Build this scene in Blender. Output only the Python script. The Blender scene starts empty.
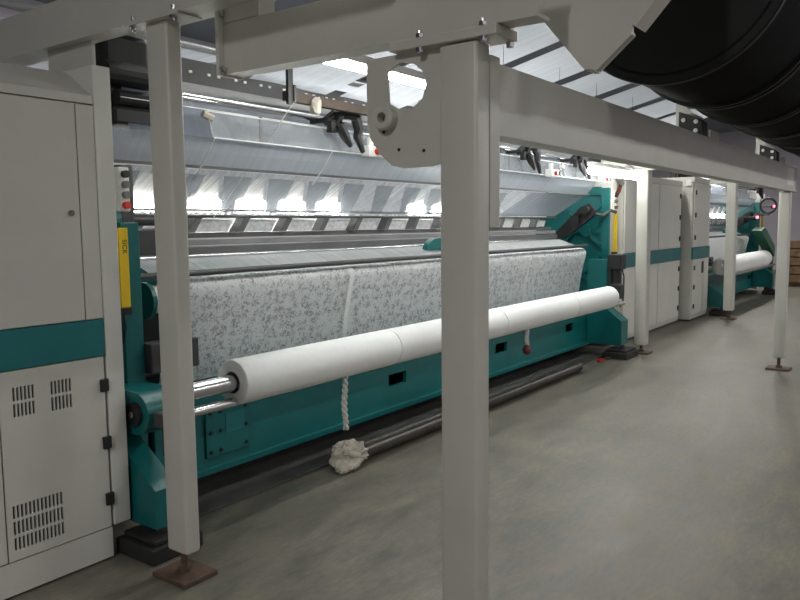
import bpy, bmesh, math, random
from mathutils import Vector, Matrix
random.seed(7)
PI = math.pi
S = bpy.context.scene
COL = S.collection

# ---------------------------------------------------------------- camera
def set_camera():
    yaw, pit, rol, F = math.radians(36.18), math.radians(5.67), math.radians(.59), 745.0
    f = Vector((math.cos(yaw)*math.cos(pit), math.sin(yaw)*math.cos(pit), -math.sin(pit)))
    r = f.cross(Vector((0, 0, 1))).normalized(); d = f.cross(r)
    r2 = r*math.cos(rol) + d*math.sin(rol); d2 = -r*math.sin(rol) + d*math.cos(rol)
    cam = bpy.data.cameras.new('camera'); o = bpy.data.objects.new('camera', cam); COL.objects.link(o)
    cam.sensor_fit = 'HORIZONTAL'; cam.sensor_width = 36; cam.lens = 36*F/800; cam.clip_start = .05; cam.clip_end = 200
    m = Matrix((r2, -d2, -f)).transposed().to_4x4(); m.translation = (0, 0, 1.5)
    o.matrix_world = m; S.camera = o
set_camera()

# ---------------------------------------------------------------- world, exposure
S.view_settings.view_transform = 'Standard'; S.view_settings.look = 'None'
S.view_settings.gamma = 1; S.view_settings.use_curve_mapping = False
S.view_settings.exposure = 0.7
W = bpy.data.worlds.new('world'); S.world = W; W.use_nodes = True
W.node_tree.nodes['Background'].inputs[0].default_value = (.75, .82, .9, 1)
W.node_tree.nodes['Background'].inputs[1].default_value = .10

# light levels of the hall's lamps and the added tray
AISLE_W, MID_W, BACK_W = 110.0, 55.0, 60.0   # ceiling fluorescents per row, watts each
LAMP_E = 14.0        # short lamps behind the yarn
TUBE_E = 42.0       # fluorescent tubes on the machines

# ---------------------------------------------------------------- materials
MATS = {}
def nodes_of(name):
    m = bpy.data.materials.new(name); m.use_nodes = True
    nt = m.node_tree; b = nt.nodes['Principled BSDF']
    MATS[name] = m
    return m, nt, b
def ramp(nt, fac, stops):
    r = nt.nodes.new('ShaderNodeValToRGB')
    el = r.color_ramp.elements
    while len(el) < len(stops): el.new(.5)
    for e, (p, c) in zip(el, stops):
        e.position = p; e.color = (*c, 1) if len(c) == 3 else c
    nt.links.new(fac, r.inputs[0]); return r
def objcoord(nt, scale=(1, 1, 1)):
    t = nt.nodes.new('ShaderNodeTexCoord'); mp = nt.nodes.new('ShaderNodeMapping')
    mp.inputs['Scale'].default_value = scale
    nt.links.new(t.outputs['Object'], mp.inputs[0]); return mp.outputs[0]
def noise(nt, vec, scale, detail=4, rough=.55):
    n = nt.nodes.new('ShaderNodeTexNoise'); n.inputs['Scale'].default_value = scale
    n.inputs['Detail'].default_value = detail; n.inputs['Roughness'].default_value = rough
    nt.links.new(vec, n.inputs['Vector']); return n.outputs[0]
def paint(name, col, rough=.45, metal=0., var=.12, scale=3., bump=.0, spec=.5):
    m, nt, b = nodes_of(name)
    v = objcoord(nt)
    n = noise(nt, v, scale, 5, .6)
    lo = tuple(max(0, c*(1-var)) for c in col); hi = tuple(min(1, c*(1+var)) for c in col)
    r = ramp(nt, n, [(.3, lo), (.7, hi)])
    nt.links.new(r.outputs[0], b.inputs['Base Color'])
    b.inputs['Roughness'].default_value = rough; b.inputs['Metallic'].default_value = metal
    b.inputs['Specular IOR Level'].default_value = spec
    if bump:
        bp = nt.nodes.new('ShaderNodeBump'); bp.inputs['Strength'].default_value = bump
        n2 = noise(nt, v, scale*30, 3); nt.links.new(n2, bp.inputs['Height']); nt.links.new(bp.outputs[0], b.inputs['Normal'])
    return m
def emis(name, col, strength):
    m, nt, b = nodes_of(name)
    b.inputs['Base Color'].default_value = (.9, .9, .9, 1)
    b.inputs['Emission Color'].default_value = (*col, 1); b.inputs['Emission Strength'].default_value = strength
    return m
paint('cream_paint', (.56, .555, .50), .38, var=.05)
paint('cabinet_paint', (.56, .555, .505), .42, var=.04)
paint('cover_paint', (.66, .66, .61), .42, var=.04)
paint('teal_paint', (.002, .122, .122), .38, var=.15)
paint('teal_stripe', (.010, .155, .165), .4, var=.06)
paint('dark_green', (.012, .11, .055), .4)
paint('black_metal', (.012, .012, .013), .5, var=.3)
paint('black_beam', (.0065, .0065, .007), .55, var=.3, spec=.25)
paint('wound_black', (.006, .006, .0065), .9, var=.3, spec=.08)
paint('dark_red', (.10, .018, .016), .5)
paint('dark_grey', (.055, .055, .056), .5, var=.25)
paint('bar_grey', (.11, .112, .112), .45, var=.15)
paint('mid_grey', (.22, .225, .225), .45, var=.15)
paint('steel', (.62, .62, .63), .22, metal=1., var=.08)
paint('rough_steel', (.11, .104, .094), .30, metal=.8, var=.3, scale=8)
paint('floor_plate', (.060, .059, .054), .55, var=.35, scale=5)
paint('rust_brown', (.095, .060, .040), .7, var=.4, scale=20)
paint('rail_brown', (.045, .027, .016), .6, var=.3, scale=12)
paint('yellow_paint', (.78, .52, .01), .4, var=.05)
paint('white_plastic', (.8, .8, .77), .4, var=.02)
paint('red_plastic', (.6, .03, .025), .35, var=.05)
paint('grey_plastic', (.18, .18, .17), .4, var=.05)
paint('rubber', (.02, .02, .02), .7, var=.3)
paint('roll_fabric', (.87, .885, .87), .85, var=.02, scale=25, bump=.08)
paint('rag_cloth', (.56, .52, .44), .9, var=.25, scale=14, bump=.3)
paint('rope_cloth', (.66, .66, .62), .9, var=.2, scale=40)
paint('ceiling_paint', (.16, .18, .21), .8, var=.05)
paint('wall_paint', (.42, .40, .45), .8, var=.06, scale=1)
paint('wood', (.22, .14, .08), .7, var=.35, scale=9)
paint('silver_unit', (.66, .68, .68), .3, metal=.4, var=.25, scale=30)
emis('lamp_glow', (1., .98, .94), LAMP_E)
emis('wide_glow', (1., 1., .96), 17.)
emis('tube_glow', (1., 1., .96), TUBE_E)
emis('ceiling_tube', (1., 1., .96), 6.)
emis('red_led', (1., .05, .10), 5.)

def floor_material():
    m, nt, b = nodes_of('floor_concrete')
    v = objcoord(nt)
    big = noise(nt, v, .9, 6, .6); mid = noise(nt, objcoord(nt, (1, 2.6, 1)), 3.2, 8, .65); fine = noise(nt, v, 60, 3, .6)
    r1 = ramp(nt, big, [(.3, (.130, .124, .104)), (.7, (.192, .180, .149))])
    r2 = ramp(nt, mid, [(.32, (.62, .64, .66)), (.5, (.98, .97, .95)), (.68, (1.28, 1.21, 1.10))])
    fine2 = noise(nt, objcoord(nt, (1, 3, 1)), 16, 6, .7)
    r3 = ramp(nt, fine2, [(.3, (.82, .83, .84)), (.7, (1.16, 1.15, 1.12))])
    mx = nt.nodes.new('ShaderNodeMixRGB'); mx.blend_type = 'MULTIPLY'; mx.inputs[0].default_value = 1
    nt.links.new(r1.outputs[0], mx.inputs[1]); nt.links.new(r2.outputs[0], mx.inputs[2])
    mx2 = nt.nodes.new('ShaderNodeMixRGB'); mx2.blend_type = 'MULTIPLY'; mx2.inputs[0].default_value = 1
    nt.links.new(mx.outputs[0], mx2.inputs[1]); nt.links.new(r3.outputs[0], mx2.inputs[2])
    nt.links.new(mx2.outputs[0], b.inputs['Base Color'])
    rr = ramp(nt, mid, [(.3, (.36,)*3), (.7, (.6,)*3)])
    nt.links.new(rr.outputs[0], b.inputs['Roughness']); b.inputs['Specular IOR Level'].default_value = .35
    bp = nt.nodes.new('ShaderNodeBump'); bp.inputs['Strength'].default_value = .06
    nt.links.new(fine, bp.inputs['Height']); nt.links.new(bp.outputs[0], b.inputs['Normal'])
floor_material()

def yarn_material(name, col, density, trans=.45, sx=260., axis=0):
    """fine parallel threads: cloth-like threads with see-through gaps"""
    m, nt, b = nodes_of(name)
    nt.nodes.remove(b); out = nt.nodes['Material Output']
    sc = [1.2, 1.2, 1.2]; sc[axis] = sx
    v = objcoord(nt, tuple(sc))
    n = noise(nt, v, 1., 3, .7)
    sc2 = [.25, .25, .25]; sc2[axis] = 18
    n2 = noise(nt, objcoord(nt, tuple(sc2)), 1., 3, .6)
    ad = nt.nodes.new('ShaderNodeMath'); ad.operation = 'ADD'; nt.links.new(n, ad.inputs[0])
    mu = nt.nodes.new('ShaderNodeMath'); mu.operation = 'MULTIPLY'; mu.inputs[1].default_value = .6; nt.links.new(n2, mu.inputs[0]); nt.links.new(mu.outputs[0], ad.inputs[1])
    mr = nt.nodes.new('ShaderNodeMapRange'); mr.inputs[1].default_value = .45; mr.inputs[2].default_value = 1.15
    mr.inputs[3].default_value = max(0, density-.28); mr.inputs[4].default_value = min(1, density+.28)
    nt.links.new(ad.outputs[0], mr.inputs[0])
    di = nt.nodes.new('ShaderNodeBsdfDiffuse'); di.inputs[0].default_value = (*col, 1)
    tr = nt.nodes.new('ShaderNodeBsdfTranslucent'); tr.inputs[0].default_value = (*col, 1)
    mx = nt.nodes.new('ShaderNodeMixShader'); mx.inputs[0].default_value = trans
    nt.links.new(di.outputs[0], mx.inputs[1]); nt.links.new(tr.outputs[0], mx.inputs[2])
    tp = nt.nodes.new('ShaderNodeBsdfTransparent'); mx2 = nt.nodes.new('ShaderNodeMixShader')
    nt.links.new(mr.outputs[0], mx2.inputs[0]); nt.links.new(tp.outputs[0], mx2.inputs[1]); nt.links.new(mx.outputs[0], mx2.inputs[2])
    nt.links.new(mx2.outputs[0], out.inputs[0])
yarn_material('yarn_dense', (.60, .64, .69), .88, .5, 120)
yarn_material('yarn_grey', (.30, .335, .375), .76, .35, 200)
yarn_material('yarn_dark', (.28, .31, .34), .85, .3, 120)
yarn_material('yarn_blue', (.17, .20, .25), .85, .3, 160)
yarn_material('yarn_thin', (.50, .54, .58), .34, .4, 240)
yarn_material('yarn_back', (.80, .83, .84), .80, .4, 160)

def lace_material():
    m, nt, b = nodes_of('lace')
    nt.nodes.remove(b); out = nt.nodes['Material Output']
    v = objcoord(nt, (1, 1, 1))
    wn = nt.nodes.new('ShaderNodeTexNoise'); wn.inputs['Scale'].default_value = 14; wn.inputs['Detail'].default_value = 2
    nt.links.new(v, wn.inputs['Vector'])
    wm = nt.nodes.new('ShaderNodeVectorMath'); wm.operation = 'SCALE'; wm.inputs['Scale'].default_value = .07
    nt.links.new(wn.outputs['Color'], wm.inputs[0])
    va = nt.nodes.new('ShaderNodeVectorMath'); va.operation = 'ADD'; nt.links.new(v, va.inputs[0]); nt.links.new(wm.outputs[0], va.inputs[1])
    vo = nt.nodes.new('ShaderNodeTexVoronoi'); vo.inputs['Scale'].default_value = 17; vo.inputs['Randomness'].default_value = .65
    nt.links.new(va.outputs[0], vo.inputs['Vector'])
    n = noise(nt, va.outputs[0], 80, 3, .6)
    vm = nt.nodes.new('ShaderNodeMath'); vm.operation = 'MULTIPLY'; vm.inputs[1].default_value = .34; nt.links.new(vo.outputs['Distance'], vm.inputs[0])
    ad = nt.nodes.new('ShaderNodeMath'); ad.operation = 'ADD'; nt.links.new(vm.outputs[0], ad.inputs[0]); nt.links.new(n, ad.inputs[1])
    r = ramp(nt, ad.outputs[0], [(.52, (.0, .0, .0)), (.61, (.5, .5, .5)), (.70, (1., 1., 1.))])
    mr = nt.nodes.new('ShaderNodeMapRange'); mr.inputs[3].default_value = .74; mr.inputs[4].default_value = .97
    nt.links.new(r.outputs[0], mr.inputs[0])
    cr = ramp(nt, r.outputs[0], [(.1, (.60, .64, .68)), (.8, (.92, .95, .96))])
    di = nt.nodes.new('ShaderNodeBsdfDiffuse'); nt.links.new(cr.outputs[0], di.inputs[0])
    tr = nt.nodes.new('ShaderNodeBsdfTranslucent'); nt.links.new(cr.outputs[0], tr.inputs[0])
    mx = nt.nodes.new('ShaderNodeMixShader'); mx.inputs[0].default_value = .3
    nt.links.new(di.outputs[0], mx.inputs[1]); nt.links.new(tr.outputs[0], mx.inputs[2])
    tp = nt.nodes.new('ShaderNodeBsdfTransparent'); mx2 = nt.nodes.new('ShaderNodeMixShader')
    nt.links.new(mr.outputs[0], mx2.inputs[0]); nt.links.new(tp.outputs[0], mx2.inputs[1]); nt.links.new(mx.outputs[0], mx2.inputs[2])
    nt.links.new(mx2.outputs[0], out.inputs[0])
lace_material()
def acrylic_material():
    m, nt, b = nodes_of('acrylic')
    nt.nodes.remove(b); out = nt.nodes['Material Output']
    v = objcoord(nt, (40, 1, 2)); n = noise(nt, v, 1, 3)
    r = ramp(nt, n, [(.3, (.18,)*3), (.75, (.42,)*3)])
    g = nt.nodes.new('ShaderNodeBsdfGlossy'); g.inputs['Roughness'].default_value = .08
    di = nt.nodes.new('ShaderNodeBsdfDiffuse'); di.inputs[0].default_value = (.5, .53, .54, 1)  # pale diffuse share paints the pane's reflections into its colour
    a = nt.nodes.new('ShaderNodeMixShader'); a.inputs[0].default_value = .3; nt.links.new(di.outputs[0], a.inputs[1]); nt.links.new(g.outputs[0], a.inputs[2])
    tp = nt.nodes.new('ShaderNodeBsdfTransparent'); mx = nt.nodes.new('ShaderNodeMixShader')
    nt.links.new(r.outputs[0], mx.inputs[0]); nt.links.new(tp.outputs[0], mx.inputs[1]); nt.links.new(a.outputs[0], mx.inputs[2])
    nt.links.new(mx.outputs[0], out.inputs[0])
acrylic_material()

# ---------------------------------------------------------------- mesh helpers
def B(): return bmesh.new()
def box(bm, x0, x1, y0, y1, z0, z1, bev=0., seg=2):
    m = Matrix.Translation(((x0+x1)/2, (y0+y1)/2, (z0+z1)/2)) @ Matrix.Diagonal((x1-x0, y1-y0, z1-z0, 1))
    vs = bmesh.ops.create_cube(bm, size=1, matrix=m)['verts']
    if bev:
        es = {e for v in vs for e in v.link_edges}
        bmesh.ops.bevel(bm, geom=list(es), offset=bev, segments=seg, affect='EDGES', profile=.5)
    return bm
def cyl(bm, p0, p1, r, seg=20, r2=None, cap=True):
    p0, p1 = Vector(p0), Vector(p1); d = p1-p0
    m = Matrix.Translation((p0+p1)/2) @ d.to_track_quat('Z', 'Y').to_matrix().to_4x4()
    bmesh.ops.create_cone(bm, cap_ends=cap, segments=seg, radius1=r, radius2=r if r2 is None else r2, depth=d.length, matrix=m)
    return bm
def prism(bm, pts, a0, a1, axis='X'):
    """polygon extruded along an axis: X -> pts are (y,z); Y -> (x,z); Z -> (x,y)"""
    def mk(p, a):
        return {'X': (a, p[0], p[1]), 'Y': (p[0], a, p[1]), 'Z': (p[0], p[1], a)}[axis]
    v0 = [bm.verts.new(mk(p, a0)) for p in pts]; v1 = [bm.verts.new(mk(p, a1)) for p in pts]
    fs = [bm.faces.new(v0), bm.faces.new(v1[::-1])]
    n = len(pts)
    for i in range(n):
        fs.append(bm.faces.new((v0[(i+1) % n], v0[i], v1[i], v1[(i+1) % n])))
    bmesh.ops.recalc_face_normals(bm, faces=fs)
    return bm
def tube(bm, pts, r, seg=10, close=False):
    pts = [Vector(p) for p in pts]; rings = []
    n = len(pts); up = Vector((.13, .31, .94)).normalized()
    for i, p in enumerate(pts):
        if close: t = (pts[(i+1) % n]-pts[i-1])
        else: t = pts[min(i+1, n-1)]-pts[max(i-1, 0)]
        t.normalize(); a = t.cross(up)
        if a.length < .05: a = t.cross(Vector((1, 0, 0)))
        a.normalize(); b_ = t.cross(a)
        rr = r[i] if isinstance(r, (list, tuple)) else r
        rings.append([bm.verts.new(p + (a*math.cos(2*PI*k/seg)+b_*math.sin(2*PI*k/seg))*rr) for k in range(seg)])
    m = n if close else n-1
    for i in range(m):
        A, C = rings[i], rings[(i+1) % n]
        for k in range(seg): bm.faces.new((A[k], A[(k+1) % seg], C[(k+1) % seg], C[k]))
    if not close:
        bm.faces.new(rings[0][::-1]); bm.faces.new(rings[-1])
    return bm
def lathe_x(bm, prof, yc, zc, seg=48):
    """profile [(x, r)] spun about the X axis line (yc, zc)"""
    rings = []
    for x, r in prof:
        if r <= 1e-6: rings.append([bm.verts.new((x, yc, zc))])
        else: rings.append([bm.verts.new((x, yc+r*math.cos(2*PI*k/seg), zc+r*math.sin(2*PI*k/seg))) for k in range(seg)])
    for A, C in zip(rings, rings[1:]):
        for k in range(seg):
            j = (k+1) % seg
            if len(A) == 1 and len(C) == 1: continue
            if len(A) == 1: bm.faces.new((A[0], C[j], C[k]))
            elif len(C) == 1: bm.faces.new((A[k], A[j], C[0]))
            else: bm.faces.new((A[k], A[j], C[j], C[k]))
    bmesh.ops.recalc_face_normals(bm, faces=bm.faces[:])
    return bm
def sheet(bm, rows):
    """grid surface from rows of points"""
    vs = [[bm.verts.new(p) for p in row] for row in rows]
    for a, c in zip(vs, vs[1:]):
        for i in range(len(a)-1): bm.faces.new((a[i], a[i+1], c[i+1], c[i]))
    return bm

ORG = {}
def thing(name, label, cat, loc=(0, 0, 0), group=None):
    o = bpy.data.objects.new(name, None); COL.objects.link(o); o.location = loc; o.empty_display_size = .1
    o['label'] = label; o['category'] = cat
    if group: o['group'] = group
    ORG[o.name] = Vector(loc); return o
def part(name, bm, mat, parent=None, smooth=False, label=None, org=None, mesh=None):
    off = ORG[parent.name] if parent else Vector(org or (0, 0, 0))
    if mesh is None:
        mesh = bpy.data.meshes.new(name)
        bmesh.ops.translate(bm, verts=bm.verts[:], vec=-off)
        bm.to_mesh(mesh); bm.free(); mesh.materials.append(MATS[mat])
        if smooth:
            for p in mesh.polygons: p.use_smooth = True
            try: mesh.set_sharp_from_angle(angle=math.radians(35))
            except Exception: pass
    o = bpy.data.objects.new(name, mesh); COL.objects.link(o)
    if parent: o.parent = parent
    else: o.location = off
    ORG[o.name] = off
    if label: o['label'] = label
    return o
def single(name, bm, mat, label, cat, org, group=None, smooth=False):
    o = part(name, bm, mat, None, smooth, label, org); o['category'] = cat
    if group: o['group'] = group
    return o
def struct(name, bm, mat):
    o = part(name, bm, mat); o['kind'] = 'structure'; return o

# ================================================================ SETTING
XL, XR, YF, YB, ZC = -5.0, 26.0, -5.0, 9.5, 4.4
struct('floor', box(B(), XL, XR, YF, YB, -.1, 0), 'floor_concrete')
struct('ceiling', box(B(), XL, XR, YF, YB, ZC, ZC+.1), 'ceiling_paint')
struct('wall_far', box(B(), XR, XR+.15, YF, YB, -.1, ZC+.1), 'wall_paint')
struct('wall_left', box(B(), XL-.15, XL, YF, YB, -.1, ZC+.1), 'wall_paint')
struct('wall_back', box(B(), XL-.15, XR+.15, YB, YB+.15, -.1, ZC+.1), 'wall_paint')
struct('wall_front', box(B(), XL-.15, XR+.15, YF-.15, YF, -.1, ZC+.1), 'wall_paint')

# ceiling fluorescents: white trays with two tubes, one unseen row over the aisle behind, one behind the machines
ORD = ['first', 'second', 'third', 'fourth', 'fifth', 'sixth', 'seventh', 'eighth', 'ninth', 'tenth', 'eleventh', 'twelfth', 'thirteenth', 'fourteenth', 'fifteenth', 'sixteenth', 'seventeenth', 'eighteenth', 'nineteenth', 'twentieth']
def ceiling_light(x, y, label, watts):
    t = thing('ceiling_light', label, 'ceiling light', (x, y, ZC), 'fluorescent ceiling lights in rows')
    part('tray', box(B(), x-.75, x+.75, y-.12, y+.12, ZC-.08, ZC, .006), 'white_plastic', t)
    for dy in (-.06, .06): part('tube', cyl(B(), (x-.7, y+dy, ZC-.10), (x+.7, y+dy, ZC-.10), .016, 10), 'ceiling_tube', t)
    L = bpy.data.lights.new('fluorescent_light', 'AREA'); L.shape = 'RECTANGLE'; L.size = 1.4; L.size_y = .22; L.energy = watts
    L.color = (1., .985, .95)
    lo = bpy.data.objects.new('fluorescent_light', L); COL.objects.link(lo); lo.location = (0, 0, -.13); lo.parent = t
for n, (x, w, y) in enumerate(((-3., .8, .4), (2., .3, -3.4), (7., .55, -3.4), (12., .6, -3.4), (17., .7, -3.4), (22., .7, -3.4))):  # unseen trays; first added to light post sides, rest set back for beams
    ceiling_light(x, y, ORD[n]+' unseen fluorescent ceiling tray over the front aisle, counted from the vented cabinet end', AISLE_W*w)
for n, x in enumerate((5., 10., 15., 20.)):
    ceiling_light(x, 3.6, ORD[n]+' fluorescent ceiling tray above the machines, counted from the vented cabinet end', MID_W)
    ceiling_light(x-1, 7.2, ORD[n]+' fluorescent ceiling tray behind the machines, counted from the vented cabinet end', BACK_W)

def chan(bm, pts, a0, a1, axis):
    return prism(bm, pts, a0, a1, axis)
def csec(u0, u1, z0, z1, t=.012, lip=0.):
    """C-section profile opening towards +u, web at u0"""
    return [(u0-lip, z0), (u1, z0), (u1, z0+t), (u0+t, z0+t), (u0+t, z1-t), (u1, z1-t), (u1, z1), (u0, z1)] + ([(u0, z0+t), (u0-lip, z0+t)] if lip else [])

# ================================================================ GANTRY
def support_post(x0, x1, y0, y1, z0, z1, label, plate=.11):
    xc, yc = (x0+x1)/2, (y0+y1)/2
    t = thing('support_post', label, 'post', (xc, yc, 0), 'gantry support posts')
    part('post_tube', box(B(), x0, x1, y0, y1, z0, z1, .012, 3), 'cream_paint', t, True)
    part('foot_plate', box(B(), xc-plate*.8, xc+plate*.8, yc-plate, yc+plate, 0, .022, .003), 'rust_brown', t)
    s = part('leveling_screw', cyl(B(), (xc, yc, .022), (xc, yc, z0+.01), .016, 12), 'rust_brown', t, True)
    part('nut', cyl(B(), (xc, yc, .022), (xc, yc, .042), .03, 6), 'rust_brown', s)
    return t
support_post(1.91, 1.984, 2.528, 2.662, .115, 2.325, 'cream steel post on rusty foot plate standing beside the vented cabinet')
support_post(2.10, 2.187, 1.225, 1.369, .10, 2.085, 'broad cream steel post carrying the drilled plate and long side beam')
support_post(8.50, 8.64, 2.735, 2.865, .10, 2.10, 'cream steel post in front of the two-door cabinet at the machine end')
support_post(8.30, 8.40, 1.262, 1.368, .125, 1.80, 'cream steel post under the outer end of the long gantry beam')
support_post(12.25, 12.42, 2.61, 2.745, .14, 2.10, 'cream steel post in front of the farther knitting machine')

def bolt(bm, p, axis, r=.011, h=.014):
    p = Vector(p); a = Vector(axis)
    cyl(bm, p, p+a*h, r, 6); cyl(bm, p-a*.002, p+a*.003, r*1.5, 12)

# beam across, on the broad post, with drilled hanger plate
t = thing('gantry_beam', 'cream cross beam bolted on the broad post with a drilled hanger plate', 'beam', (2.14, 1.3, 2.1))
bm = B(); prism(bm, csec(2.10, 2.187, 2.122, 2.32), 1.02, 2.41, 'Y')
part('channel', bm, 'cream_paint', t)
part('bolt_plate', box(B(), 2.085, 2.23, 1.15, 1.56, 2.088, 2.1205, .003), 'cream_paint', t)
part('gusset', prism(B(), [(2.19, 2.12), (2.25, 2.12), (2.25, 2.2), (2.19, 2.26)], 1.18, 1.195, 'Y'), 'cream_paint', t)
for (x, y) in ((2.082, 1.44), (2.082, 1.20), (2.205, 1.17)):
    bm = B(); cyl(bm, (x+.012, y, 2.07), (x+.012, y, 2.142), .008, 8); cyl(bm, (x+.012, y, 2.072), (x+.012, y, 2.088), .014, 6); cyl(bm, (x+.012, y, 2.12), (x+.012, y, 2.132), .014, 6)
    part('bolt', bm, 'steel', t)
part('end_flange', box(B(), 2.07, 2.20, 2.411, 2.426, 2.115, 2.42, .002), 'cream_paint', t)
for y, z in ((2.405, 2.14), (2.405, 2.36)):
    bm = B(); bolt(bm, (2.085, y, z), (0, -1, 0)); part('bolt', bm, 'steel', t)
part('upright_stub', box(B(), 2.10, 2.187, 2.20, 2.409, 2.322, 2.75, .006), 'cream_paint', t)
# hanger plate with keyhole opening and round boss
def hanger_plate(parent, x, Y0, Y1, zt, zb, holes, thick=.012):
    import mathutils
    out = [(Y0, zt), (Y1, zt)]
    out = [(Y1, zt), (Y1, zb+.17), (Y1-.012, zb+.115), (Y1-.055, zb+.055), (Y1-.11, zb+.012), (Y1-.16, zb), (Y0+.04, zb), (Y0, zb+.015), (Y0, zt)]
    loops = [out]+holes
    bmh = bmesh.new(); edges = []
    for lp in loops:
        vs = [bmh.verts.new((x, p[0], p[1])) for p in lp]
        for i in range(len(vs)): edges.append(bmh.edges.new((vs[i], vs[(i+1) % len(vs)])))
    bmesh.ops.triangle_fill(bmh, edges=edges, use_beauty=True, use_dissolve=False)
    g = bmesh.ops.extrude_face_region(bmh, geom=bmh.faces[:])
    bmesh.ops.translate(bmh, verts=[v for v in g['geom'] if isinstance(v, bmesh.types.BMVert)], vec=(thick, 0, 0))
    bmesh.ops.recalc_face_normals(bmh, faces=bmh.faces[:])
    return part('hanger_plate', bmh, 'cream_paint', parent)
hole = [(1.605, 2.035), (1.60, 1.93), (1.56, 1.905), (1.50, 1.90), (1.455, 1.93), (1.44, 1.975), (1.455, 2.02), (1.49, 2.05), (1.55, 2.062)]
hp = hanger_plate(t, 2.13, 1.371, 1.695, 2.088, 1.70, [hole])
bm = B(); lathe_x(bm, [(2.13, .042), (2.095, .042), (2.088, .036), (2.088, .018), (2.12, .016)], 1.60, 1.875, 28)
part('boss', bm, 'cream_paint', hp, True)
for y, z in ((1.45, 1.755), (1.555, 1.765), (1.62, 1.83)):
    part('drilled_hole', cyl(B(), (2.131, y, z), (2.128, y, z), .006, 10), 'black_metal', hp)

# long beam carrying the warp beams
t = thing('gantry_beam', 'long cream beam running under the black yarn beams to the outer post', 'beam', (5.4, 1.29, 1.8))
bm = B(); prism(bm, csec(1.255, 1.34, 1.803, 2.045, .012, .014), 2.262, 8.52, 'X')
part('channel', bm, 'cream_paint', t)
part('end_plate', box(B(), 2.19, 2.26, 1.228, 1.36, 1.49, 2.055, .004), 'cream_paint', t)
part('end_cap', box(B(), 8.521, 8.535, 1.25, 1.345, 1.79, 2.06), 'cream_paint', t)
part('notice_sheet', box(B(), 8.02, 8.40, 1.2525, 1.2545, 1.86, 2.02), 'white_plastic', t)

def cross_beam(x, y0, y1, z, h, label, plate=None):
    t = thing('gantry_beam', label, 'beam', (x, (y0+y1)/2, z))
    bm = B(); prism(bm, csec(x, x+.075, z, z+h, .012, .02), y0, y1, 'Y')
    part('channel', bm, 'cream_paint', t)
    if plate: part('hanger_plate', box(B(), x+.03, x+.042, plate[0], plate[1], z-.12, z-.001), 'cream_paint', t)
    return t
t = cross_beam(1.905, 1.5, 4.3, 2.33, .20, 'cream cross beam above the vented cabinet on its own post', (3.08, 3.45))
for y in (2.46, 2.72):
    bm = B(); cyl(bm, (1.895, y, 2.30), (1.895, y, 2.36), .009, 8); cyl(bm, (1.895, y, 2.312), (1.895, y, 2.33), .015, 6); part('bolt', bm, 'steel', t)
part('bolt_plate', box(B(), 1.88, 2.0, 2.42, 2.76, 2.322, 2.3295), 'cream_paint', t)
cross_beam(2.42, 2.5, 5.0, 2.52, .17, 'higher cream cross beam crossing above the vented cabinet')
cross_beam(8.52, 1.8, 3.3, 2.10, .16, 'cream cross beam over the post at the two-door cabinet')
cross_beam(12.28, 1.8, 3.0, 2.10, .16, 'cream cross beam over the post at the farther machine')

# cradle arm and bearing brackets, warp beams
t = thing('beam_cradle', 'grey cradle arm at the first black yarn beam', 'bracket', (2.46, 1.0, 2.0))
arm = [(1.19, 2.30), (1.17, 2.235), (.985, 2.012), (.955, 2.002), (.84, 2.10), (.842, 2.135), (.72, 2.27), (.72, 2.9), (1.19, 2.9)]
bm = B(); prism(bm, arm, 2.42, 2.435)
part('arm_plate', bm, 'cream_paint', t)
bm = B(); prism(bm, [(1.19, 2.9), (1.19, 2.30), (1.17, 2.235), (.985, 2.012), (1.0, 2.012), (1.185, 2.235), (1.205, 2.30), (1.205, 2.9)], 2.42, 2.52)
prism(bm, [(.72, 2.9), (.72, 2.27), (.842, 2.135), (.832, 2.125), (.705, 2.265), (.705, 2.9)], 2.42, 2.52)
prism(bm, [(.985, 2.012), (.955, 2.002), (.84, 2.10), (.842, 2.11), (.955, 2.014), (.985, 2.022)], 2.41, 2.45)
part('arm_flange', bm, 'cream_paint', t)
AY, AZ, AR, PITCH = .983, 2.572, .487, .875
WX = 3.28
for i in range(7):
    x0 = WX+PITCH*i; x1 = x0+PITCH-.05
    t = thing('warp_beam', ['first black yarn beam beside the grey cradle arm', 'second black yarn beam counted from the grey cradle arm', 'third black yarn beam counted from the grey cradle arm', 'fourth black yarn beam counted from the grey cradle arm', 'fifth black yarn beam counted from the grey cradle arm', 'sixth black yarn beam counted from the grey cradle arm', 'seventh black yarn beam counted from the grey cradle arm', 'eighth black yarn beam counted from the grey cradle arm'][i], 'yarn beam', (x0, AY, AZ), 'black warp beams on the gantry')
    bm = B(); lathe_x(bm, [(x0, 0.05), (x0, AR-.05), (x0-.012, AR-.035), (x0-.012, AR-.006), (x0-.004, AR), (x0+.026, AR), (x0+.03, AR-.01), (x0+.03, .1)], AY, AZ, 72)
    part('flange', bm, 'black_beam', t, True)
    bm = B(); lathe_x(bm, [(x1, 0.05), (x1, AR-.01), (x1-.004, AR), (x1-.026, AR), (x1-.03, AR-.01), (x1-.03, .1)], AY, AZ, 72)
    part('flange', bm, 'black_beam', t, True)
    bm = B(); lathe_x(bm, [(x0+.03, AR-.016), (x1-.03, AR-.016)], AY, AZ, 64)
    part('wound_yarn', bm, 'wound_black', t, True)
single('beam_shaft', cyl(B(), (2.44, AY, AZ), (9.6, AY, AZ), .045, 24), 'rough_steel', 'steel shaft through the row of black yarn beams', 'shaft', (5.5, AY, AZ), smooth=True)
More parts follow.
